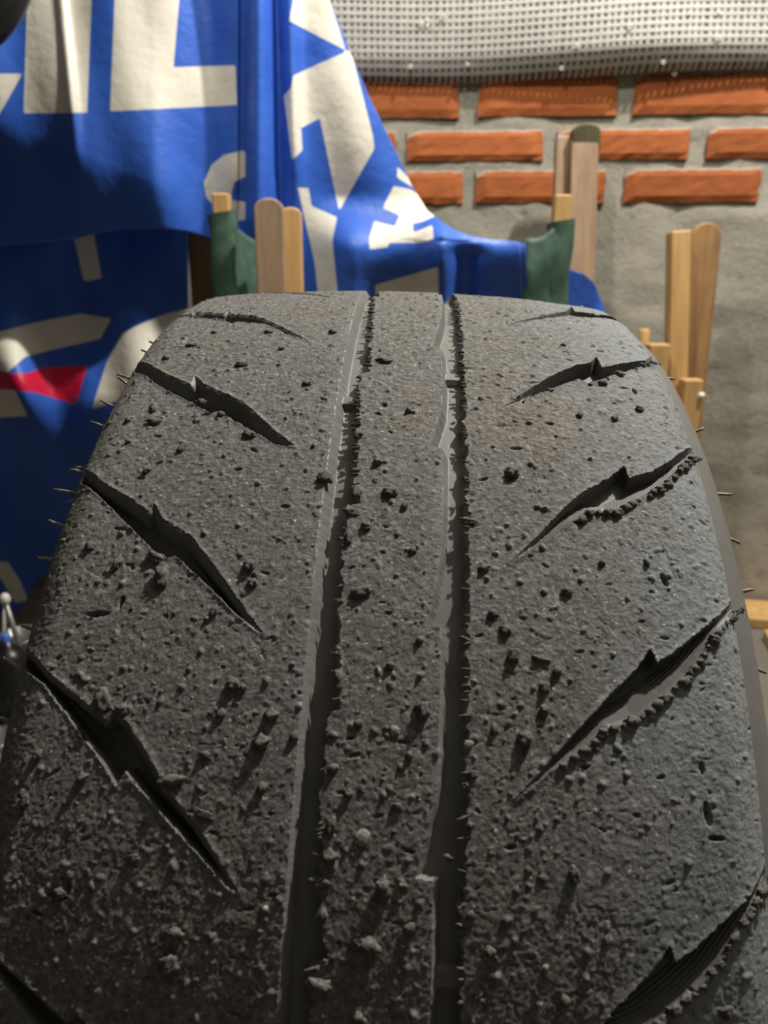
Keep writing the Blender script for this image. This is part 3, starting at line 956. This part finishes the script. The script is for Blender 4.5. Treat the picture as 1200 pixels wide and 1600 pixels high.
# canvas: sleeve round each upright, a sheet bowing back between them
zt_l, zt_r = at(346, 340, YC).z, at(878, 352, YC + .07).z
nU, nV = 90, 30
u = np.linspace(0, 1, nU); v = np.linspace(0, 1, nV)
Uu, Vv = np.meshgrid(u, v, indexing='ij')
Xc = lU.x - .012 + (rU.x + .012 - lU.x + .012) * Uu
ez = np.where(Uu < .5, Uu, np.maximum(0, (1 - Uu) - .085))
Yc = YC - .018 + .07 * Uu + .095 * np.clip((ez - .045) / .10, 0, 1) ** .8 + .003 * np.sin(Vv * 14 + Uu * 9)
Zt = zt_l + (zt_r - zt_l) * Uu - .034 * np.clip((np.minimum(Uu - .03, 1.1 - Uu - .12)) / np.where(Uu < .5, .085, .15), 0, 1)
Zc = Zt - Vv * .24 + .004 * np.sin(Uu * 60) * (1 - Vv)
P = np.stack([Xc, Yc, Zc], -1).reshape(-1, 3)
cv = link('canvas_back', np_mesh('canvas_back', P, grid_quads(nU, nV)), M['green'], ch1)
sm = cv.modifiers.new('thickness', 'SOLIDIFY'); sm.thickness = .0015
for q, dx, zt in ((lU, 1, zt_l), (rU, -1, zt_r)):
    # wrapped sleeve
    n = 20; hts = np.linspace(0, .24, 26)
    Aa, Hh = np.meshgrid(np.linspace(0, 2 * math.pi, n + 1), hts, indexing='ij')
    wob_ = 1 + .10 * np.sin(Hh * 55 + Aa) + .14 * np.exp(-Hh / .02)
    Xs = q.x + (.0185 * np.sign(np.cos(Aa)) * np.abs(np.cos(Aa)) ** .6) * wob_
    Ys = q.y - .005 + (.0165 * np.sign(np.sin(Aa)) * np.abs(np.sin(Aa)) ** .6) * wob_
    Zs = zt + .006 - Hh + .004 * np.cos(Aa)
    link('canvas_sleeve', np_mesh('canvas_sleeve', np.stack([Xs, Ys, Zs], -1).reshape(-1, 3), grid_quads(n + 1, 26)), M['green'], ch1)

# second chair: round-topped slats, left pair before the flag, right pair against the wall
ch2 = empty('slatted_chair', (0, 1.25, 0))
tag(ch2, 'folded wooden chair with round-topped slats, its right side standing clear against grey concrete', 'chair')
bar_px('slat', (420, 310), 46, 1.165, M['weathered_wood'], ch2, .018, True, .03, round_r=.016)
bar_px('slat', (455, 325), 31, 1.185, M['pale_wood'], ch2, .024, True, .03, round_r=.008)
bar_px('slat', (1060, 362), 30, 1.34, M['pale_wood'], ch2, .030, False, .05, bottom_px=(1056, 560))
bar_px('slat', (1103, 348), 47, 1.365, M['brown_wood'], ch2, .020, True, .05, bottom_px=(1078, 600), round_r=.026)
for px, py, wpx, Y, th in ((1028, 537, 32, 1.30, .03), (1080, 592, 29, 1.29, .03)):
    bar_px('side_block', (px, py), wpx, Y, M['pale_wood'], ch2, th, lean=.0)
p = at(1007, 514, 1.33)
link('dowel', tube_mesh('dowel', [p - Vector((0, 0, .25)), p - Vector((0, 0, .003)), p], [.0095, .0095, .0075], 14), M['pale_wood'], ch2)
p = at(1096, 618, 1.275)
link('screw_cap', tube_mesh('screw_cap', [p + Vector((0, .012, 0)), p + Vector((0, -.002, 0)), p + Vector((0, -.005, 0))], [.0055, .0055, .003], 12), M['white'], ch2)
a_, b_ = at(440, 700, 1.17), at(1056, 720, 1.30)
for z_ in (.10, .25):
    board('cross_rail', (a_.x, 1.185, z_), (b_.x, 1.33, z_), .03, .018, M['brown_wood'], ch2, wdir=(0, 0, 1))

# third chair, taller, leaning on the bricks
ch3 = empty('tall_chair', (0, 1.4, 0))
tag(ch3, 'tall wooden chair leaning on the bricks, broad slat with a shadow painted on its rounded end', 'chair')
b3 = bar_px('slat', (913, 196), 42, 1.435, M['weathered_wood'], ch3, .024, True, .10, bottom_px=(905, 480), round_r=.014)
bar_px('thin_slat', (879, 214), 21, 1.445, M['weathered_wood'], ch3, .018, False, .10, bottom_px=(868, 480))
bar_px('slat', (552, 198), 42, 1.455, M['weathered_wood'], ch3, .024, True, .10, round_r=.014)
e0, e1 = at(913, 240, 1.4335), at(914, 194.5, 1.4335)
board('shadow_tip', e0 + Vector((0, -.0007, 0)), e1 + Vector((0, -.0007, .0005)), .0485, .0255, M['shadow_end'], ch3, True, .015)  # dark cap standing in for the tarpaulin's shadow on the slat end
a_, b_ = at(560, 400, 1.4), at(905, 470, 1.4)
for z_ in (.22, .42):
    board('cross_rail', (a_.x, 1.385, z_), (b_.x, 1.375, z_), .03, .018, M['brown_wood'], ch3, wdir=(0, 0, 1))

# ------------------------------------------------------------------ the blue flag
flag = empty('flag', (-.3, 1.25, .70))
tag(flag, 'blue flag with big white letters and a red mark, draped over the chairs', 'flag')
WHITE = [
    [(46, -160), (147, -160), (143, 0), (136, 176), (37, 177), (42, 0)],
    [(185, -160), (291, -160), (280, 0), (271, 105), (368, 102), (370, 164), (172, 174), (179, 0)],
    [(-90, 116), (35, 115), (0, 177), (-60, 290), (-150, 290)],
    [(376, 236), (350, 242), (330, 258), (319, 285), (322, 308), (335, 322), (362, 324), (362, 300), (366, 284), (384, 276), (384, 236)],
    [(360, 312), (384, 316), (384, 344), (365, 344)],
    [(467, -60), (452, 33), (540, 79), (515, 0), (495, -60)],
    [(548, 78), (458, 118), (455, 138), (444, 150), (457, 250), (472, 235), (470, 200), (500, 185), (530, 330), (585, 232), (582, 210)],
    [(465, 293), (482, 294), (487, 322), (527, 340), (520, 375), (534, 520), (504, 520), (492, 410)],
    [(621, 261), (620, 278), (645, 293), (640, 280)],
    [(615, 291), (642, 296), (655, 306), (672, 325), (682, 337), (660, 347), (645, 350), (646, 364), (676, 352), (678, 375), (660, 379), (608, 380), (606, 386),
     (577, 390), (577, 372), (585, 346), (617, 354), (624, 337), (598, 325)],
    [(586, 445), (685, 417), (687, 520), (587, 520)],
]
WHITE_LOW = [
    [(109, 342), (142, 340), (159, 435), (131, 440)],
    [(-40, 524), (0, 518), (60, 503), (127, 490), (174, 498), (156, 530), (97, 543), (40, 557), (8, 585), (-40, 570)],
    [(-40, 608), (22, 607), (43, 650), (-40, 655)],
    [(296, 482), (260, 490), (227, 503), (192, 520), (166, 568), (143, 640), (200, 620), (296, 560)],
    [(-40, 878), (12, 878), (30, 905), (44, 938), (24, 942), (0, 902), (-40, 900)],
    [(-90, 690), (-60, 690), (-60, 820), (-90, 830)],
]
RED = [[(-40, 572), (0, 578), (16, 584), (40, 584), (70, 574), (137, 571), (118, 632), (52, 612), (0, 608), (-40, 606)]]


def sdf(X, Y, polys):
    d = np.full(X.shape, -1e3)
    for P in polys:
        ins = in_poly(X, Y, P)
        q = line_dist(X, Y, P, True)
        d = np.maximum(d, np.where(ins, q, -q))
    return d


def mat_flag():
    t = NT('printed_flag_cloth')
    wv = t.noise(1400, 1, .5)
    n = t.noise(9, 4)
    blue = t.ramp(n, [(.3, (.028, .100, .48)), (.7, (.040, .135, .58))])
    wh = t.ramp(n, [(.3, (.66, .63, .54)), (.7, (.76, .73, .64))])
    c = t.mix(t.maprange(t.attr('print_white'), -.6, .6), blue, wh)
    c = t.mix(t.maprange(t.attr('print_red'), -.6, .6), c, (.62, .012, .055))
    c = t.mix(t.maprange(t.attr('seam'), 1.2, .4, 0, .30), c, (.55, .60, .80))
    b = t.bump(wv, .15, .0004)
    cr = t.noise(22, 5, .6)
    t.bump(cr, .30, .010, b)
    return t.set(c, .42, .35)


M['flag'] = mat_flag()


def cloth(name, PX, PY, YY, polys, red, seam=None):
    """sheet given on a pixel-like chart with its true depth; becomes a folded 3-D sheet"""
    x = (PX - 600) / F_PX; y = (800 - PY) / F_PX
    ry = CP + y * SP; rz = -SP + y * CP
    t = YY / ry
    P = np.stack([x * t, YY, CAM_H + rz * t], -1)
    me = np_mesh(name, P.reshape(-1, 3), grid_quads(*PX.shape))
    add_attr(me, 'print_white', sdf(PX, PY, polys))
    add_attr(me, 'print_red', sdf(PX, PY, red) if red else np.full(PX.shape, -100.))
    add_attr(me, 'seam', seam if seam is not None else np.full(PX.shape, 100.))
    o = link(name, me, M['flag'], flag)
    s = o.modifiers.new('thickness', 'SOLIDIFY'); s.thickness = .0008
    return o


def sstep(x, a, b):
    t = np.clip((x - a) / (b - a), 0, 1)
    return t * t * (3 - 2 * t)


# upper sheet, left: hangs, swells out, then falls back to its hem
cx = np.concatenate([np.linspace(-230, 372, 200)])
vv = np.linspace(0, 1, 170)
PX = np.repeat(cx[:, None], len(vv), 1)
hem = np.interp(cx, [-230, 0, 60, 120, 180, 250, 292, 330, 372], [392, 384, 379, 373, 358, 357, 362, 373, 392])
PY = -160 + vv[None, :] * (hem[:, None] + 160)
ridge = 215 + .40 * np.clip(PX, 0, 260)
wx = 1 - sstep(PX, 235, 335)
YY = 1.285 - wx * (.065 * sstep(PY, -190, ridge - 20) - .047 * sstep(PY, ridge - 30, ridge + 150))
YY += .005 * np.sin(PX / 36 + PY / 160) + .003 * np.sin(PX / 17 - PY / 70 + 1)
YY -= .010 * np.exp(-((PX - 96 - PY * .10) / 9) ** 2) * sstep(PY, 300, 150)
YY -= .022 * sstep(PX, 330, 372) * sstep(PY, 380, 250)
cloth('hanging_sheet', PX, PY, YY, WHITE, None, np.abs(PY - hem[:, None]) * 1.0)
yy_edge = YY[-1].copy(); py_edge = PY[-1].copy()

# right sheet: column of folds, then the swathe that sweeps over the chair back
vy = np.concatenate([np.linspace(-160, 330, 110), np.linspace(334, 384, 26), np.linspace(388, 520, 34)])
xr = np.interp(vy, [-160, -60, 0, 80, 150, 230, 290, 330, 352, 362, 370, 374, 377, 382, 520], [455, 492, 515, 546, 576, 615, 643, 668, 697, 715, 738, 764, 805, 821, 826])
uu = np.linspace(0, 1, 230) ** .9
PX = 366 + uu[None, :] * (xr[:, None] - 366)
PY = np.repeat(vy[:, None], len(uu), 1)
fold_a = np.exp(-((PX - 404) / 22) ** 2)
fold_b = np.exp(-((PX - 452 - .03 * PY) / 13) ** 2)
groove_a = np.exp(-((PX - 432 - .02 * PY) / 7) ** 2)
YY = 1.285 - .040 * fold_a * sstep(PY, 470, 330) - .022 * fold_b * sstep(PY, 360, 200) + .014 * groove_a
YY += .012 * sstep(PX, 470, 560) * np.sin(PX / 40 - PY / 75)
drape = sstep(PY, 300, 392) * sstep(PX, 470, 560)
YY = YY * (1 - drape) + drape * (1.226 - .012 * sstep(PX, 700, 800) + .030 * sstep(PY, 392, 480) * sstep(PX, 480, 620) + .010 * np.sin(PX / 30))
YY -= .030 * drape * np.exp(-((PX - 690 - (PY - 380) * .05) / 22) ** 2)
YY += .024 * drape * np.exp(-((PX - 725) / 26) ** 2) * sstep(PY, 376, 400)
YY += .05 * sstep(PX, 470, 480) * 0
seam = np.minimum(np.abs(PX - (xr[:, None] - 9)) + np.where(PY < 372, 50, 0), 50)
seam = np.minimum(seam, np.abs(PX - 431 - .055 * PY) * 1.4 + np.where((PY > 200), 50, 0))
cloth('draped_sheet', PX, PY, YY, WHITE, None, seam)

# lower sheet, set back in the shade below the hem
cx = np.linspace(-260, 294, 150); vy = np.linspace(338, 960, 160)
PX, PY = np.meshgrid(cx, vy, indexing='ij')
PY = np.where(PY > 880, 880 + (PY - 880) * (1 - .75 * sstep(PX, 20, 70)), PY)
YY = 1.328 + .010 * np.sin(PX / 34 + PY / 120) + .006 * np.sin(PX / 15 - PY / 60) - .045 * sstep(PY, 450, 640) + .105 * sstep(PY, 630, 900)
YY -= .020 * np.exp(-((PX - 230) / 28) ** 2) * np.exp(-((PY - 440) / 45) ** 2)
YY -= .035 * np.exp(-((PX - 30 - (PY - 600) * .5) / 40) ** 2) * np.exp(-((PY - 600) / 80) ** 2)
cloth('lower_sheet', PX, PY, YY, WHITE_LOW, RED)

# loose corner that pokes out right of the green canvas
vy = np.linspace(405, 540, 40); uu = np.linspace(0, 1, 40)
lft = np.interp(vy, [405, 540], [868, 868]); rgt = np.interp(vy, [405, 416, 430, 470, 500, 540], [870, 912, 928, 944, 951, 953])
PX = lft[:, None] + uu[None, :] * (rgt - lft)[:, None]
PY = np.repeat(vy[:, None], 40, 1) + (uu[None, :] * 12)
YY = 1.325 - .020 * np.sin((PX - 868) / 26 + PY / 60) + .02 * sstep(PX, 930, 952)
cloth('loose_corner', PX, PY, YY, [[(0, 0), (1, 0), (1, 1)]], None)

# ------------------------------------------------------------------ black ring at the top left
rg = empty('black_ring', at(-110, -60, 1.0))
tag(rg, 'thick black rubber ring hanging in the top left corner before the flag', 'ring')
rc0 = at(-110, -60, 1.0)
rx = Vector((1, 0, 0)); rz_ = Vector((0, SP, CP)); 
R_out = (at(54, -60, 1.0) - rc0).x; rt_ = .021
pts = [rc0 + (rx * math.cos(q) + rz_ * math.sin(q)) * (R_out - rt_) for q in [2 * math.pi * k / 72 for k in range(73)]]
link('ring', tube_mesh('ring', pts, rt_, 20, False), M['black'], rg)
topp = rc0 + rz_ * (R_out - .01)
link('hanging_cord', tube_mesh('hanging_cord', [topp, Vector((topp.x, topp.y, 2.6))], .003, 8), M['black'], rg)

# ------------------------------------------------------------------ small things on the floor, lower left
def on_floor(px, Y): return at(px, 900, Y).x

# two-legged pale tool with a white ball head
tl = empty('ball_headed_tool', (on_floor(6, 1.13), 1.13, 0))
tag(tl, 'pale two-legged tool with a white ball head beside the tyre on the floor', 'tool')
hd = at(8, 936, 1.13)
bm = bmesh.new(); bmesh.ops.create_uvsphere(bm, u_segments=20, v_segments=14, radius=.0082)
for v_ in bm.verts: v_.co = Vector((v_.co.x, v_.co.y, v_.co.z * 1.25)) + hd
link('ball_head', bm_mesh('ball_head', bm, True), M['white'], tl)
for dx, mt in ((-.030, 'white'), (.016, 'steel')):
    ft = Vector((hd.x + dx, hd.y + .01, 0))
    link('leg', tube_mesh('leg', [hd + Vector((0, 0, -.008)), hd * .5 + ft * .5, ft], [.0042, .0050, .0046], 10), M[mt], tl)
# black bottle with a blue cap
bt = empty('black_bottle', (on_floor(10, 1.05), 1.05, 0))
tag(bt, 'small black bottle with a blue cap on the floor at the left edge', 'bottle')
cpx = at(8, 996, 1.05)
bx_ = cpx.x
def turned(name, c, prof, mat, parent, n=24):
    V, Q = [], []
    for r_, z_ in prof:
        for k in range(n):
            q = 2 * math.pi * k / n
            V.append((c[0] + r_ * math.cos(q), c[1] + r_ * math.sin(q), c[2] + z_))
    for i in range(len(prof) - 1):
        for k in range(n):
            Q.append((i * n + k, i * n + (k + 1) % n, (i + 1) * n + (k + 1) % n, (i + 1) * n + k))
    return link(name, np_mesh(name, V, Q), mat, parent)
hz = cpx.z
turned('bottle_body', (bx_, 1.05, 0), [(0.001, 0), (.024, 0), (.026, .003), (.026, max(hz - .034, .02)), (.020, max(hz - .022, .025)), (.010, hz - .016), (.0095, hz - .006), (.001, hz - .006)], M['black'], bt)
turned('cap', (bx_, 1.05, hz - .010), [(.0068, 0), (.0072, .002), (.0070, .014), (.0055, .0165), (.001, .017)], M['blue'], bt)
# grey metal can
cn = empty('metal_can', (on_floor(24, 1.16), 1.16, 0))
tag(cn, 'dull grey metal can standing on the floor close to the left of the tyre', 'can')
ctop = at(22, 1003, 1.16).z
cxn = at(30, 1003, 1.16).x
turned('can_body', (cxn - .012, 1.19, 0), [(.001, 0), (.034, 0), (.036, .003), (.036, ctop - .006), (.038, ctop - .003), (.038, ctop), (.034, ctop), (.034, ctop - .012), (.001, ctop - .012)], M['steel'], cn)
# ring-shaped lid
ld = empty('tin_dish', (on_floor(-6, .99), .99, 0))
tag(ld, 'shallow round tin dish lying on the floor at the far left', 'dish')
lx = at(-8, 1105, .99).x
turned('rim', (lx, .99, 0), [(.001, .004), (.020, .004), (.024, .010), (.028, .012), (.031, .008), (.031, 0), (.001, 0)], M['steel'], ld)

# ------------------------------------------------------------------ planks lying at the foot of the wall, far right
for k, (off, z0, lab) in enumerate(((.055, 0, 'pale plank lying on the floor nearest the foot of the wall, right'), (.200, 0, 'pale plank lying on the floor further out from the wall, right'))):
    s0 = wall_hit(1185, 960)[0] - .06
    me = box_mesh('plank', (0, -.05, 0), (1.1, .05, .022), .003)
    o = link('plank', me, M['pale_wood'])
    o.matrix_world = Matrix.Translation(wpt(s0, z0, off)) @ Matrix.Rotation(WANG - .10 - .03 * k, 4, 'Z')
    tag(o, lab, 'plank', 'planks on the floor')
for o in bpy.data.objects:
    if '_local' in o.keys(): del o['_local']
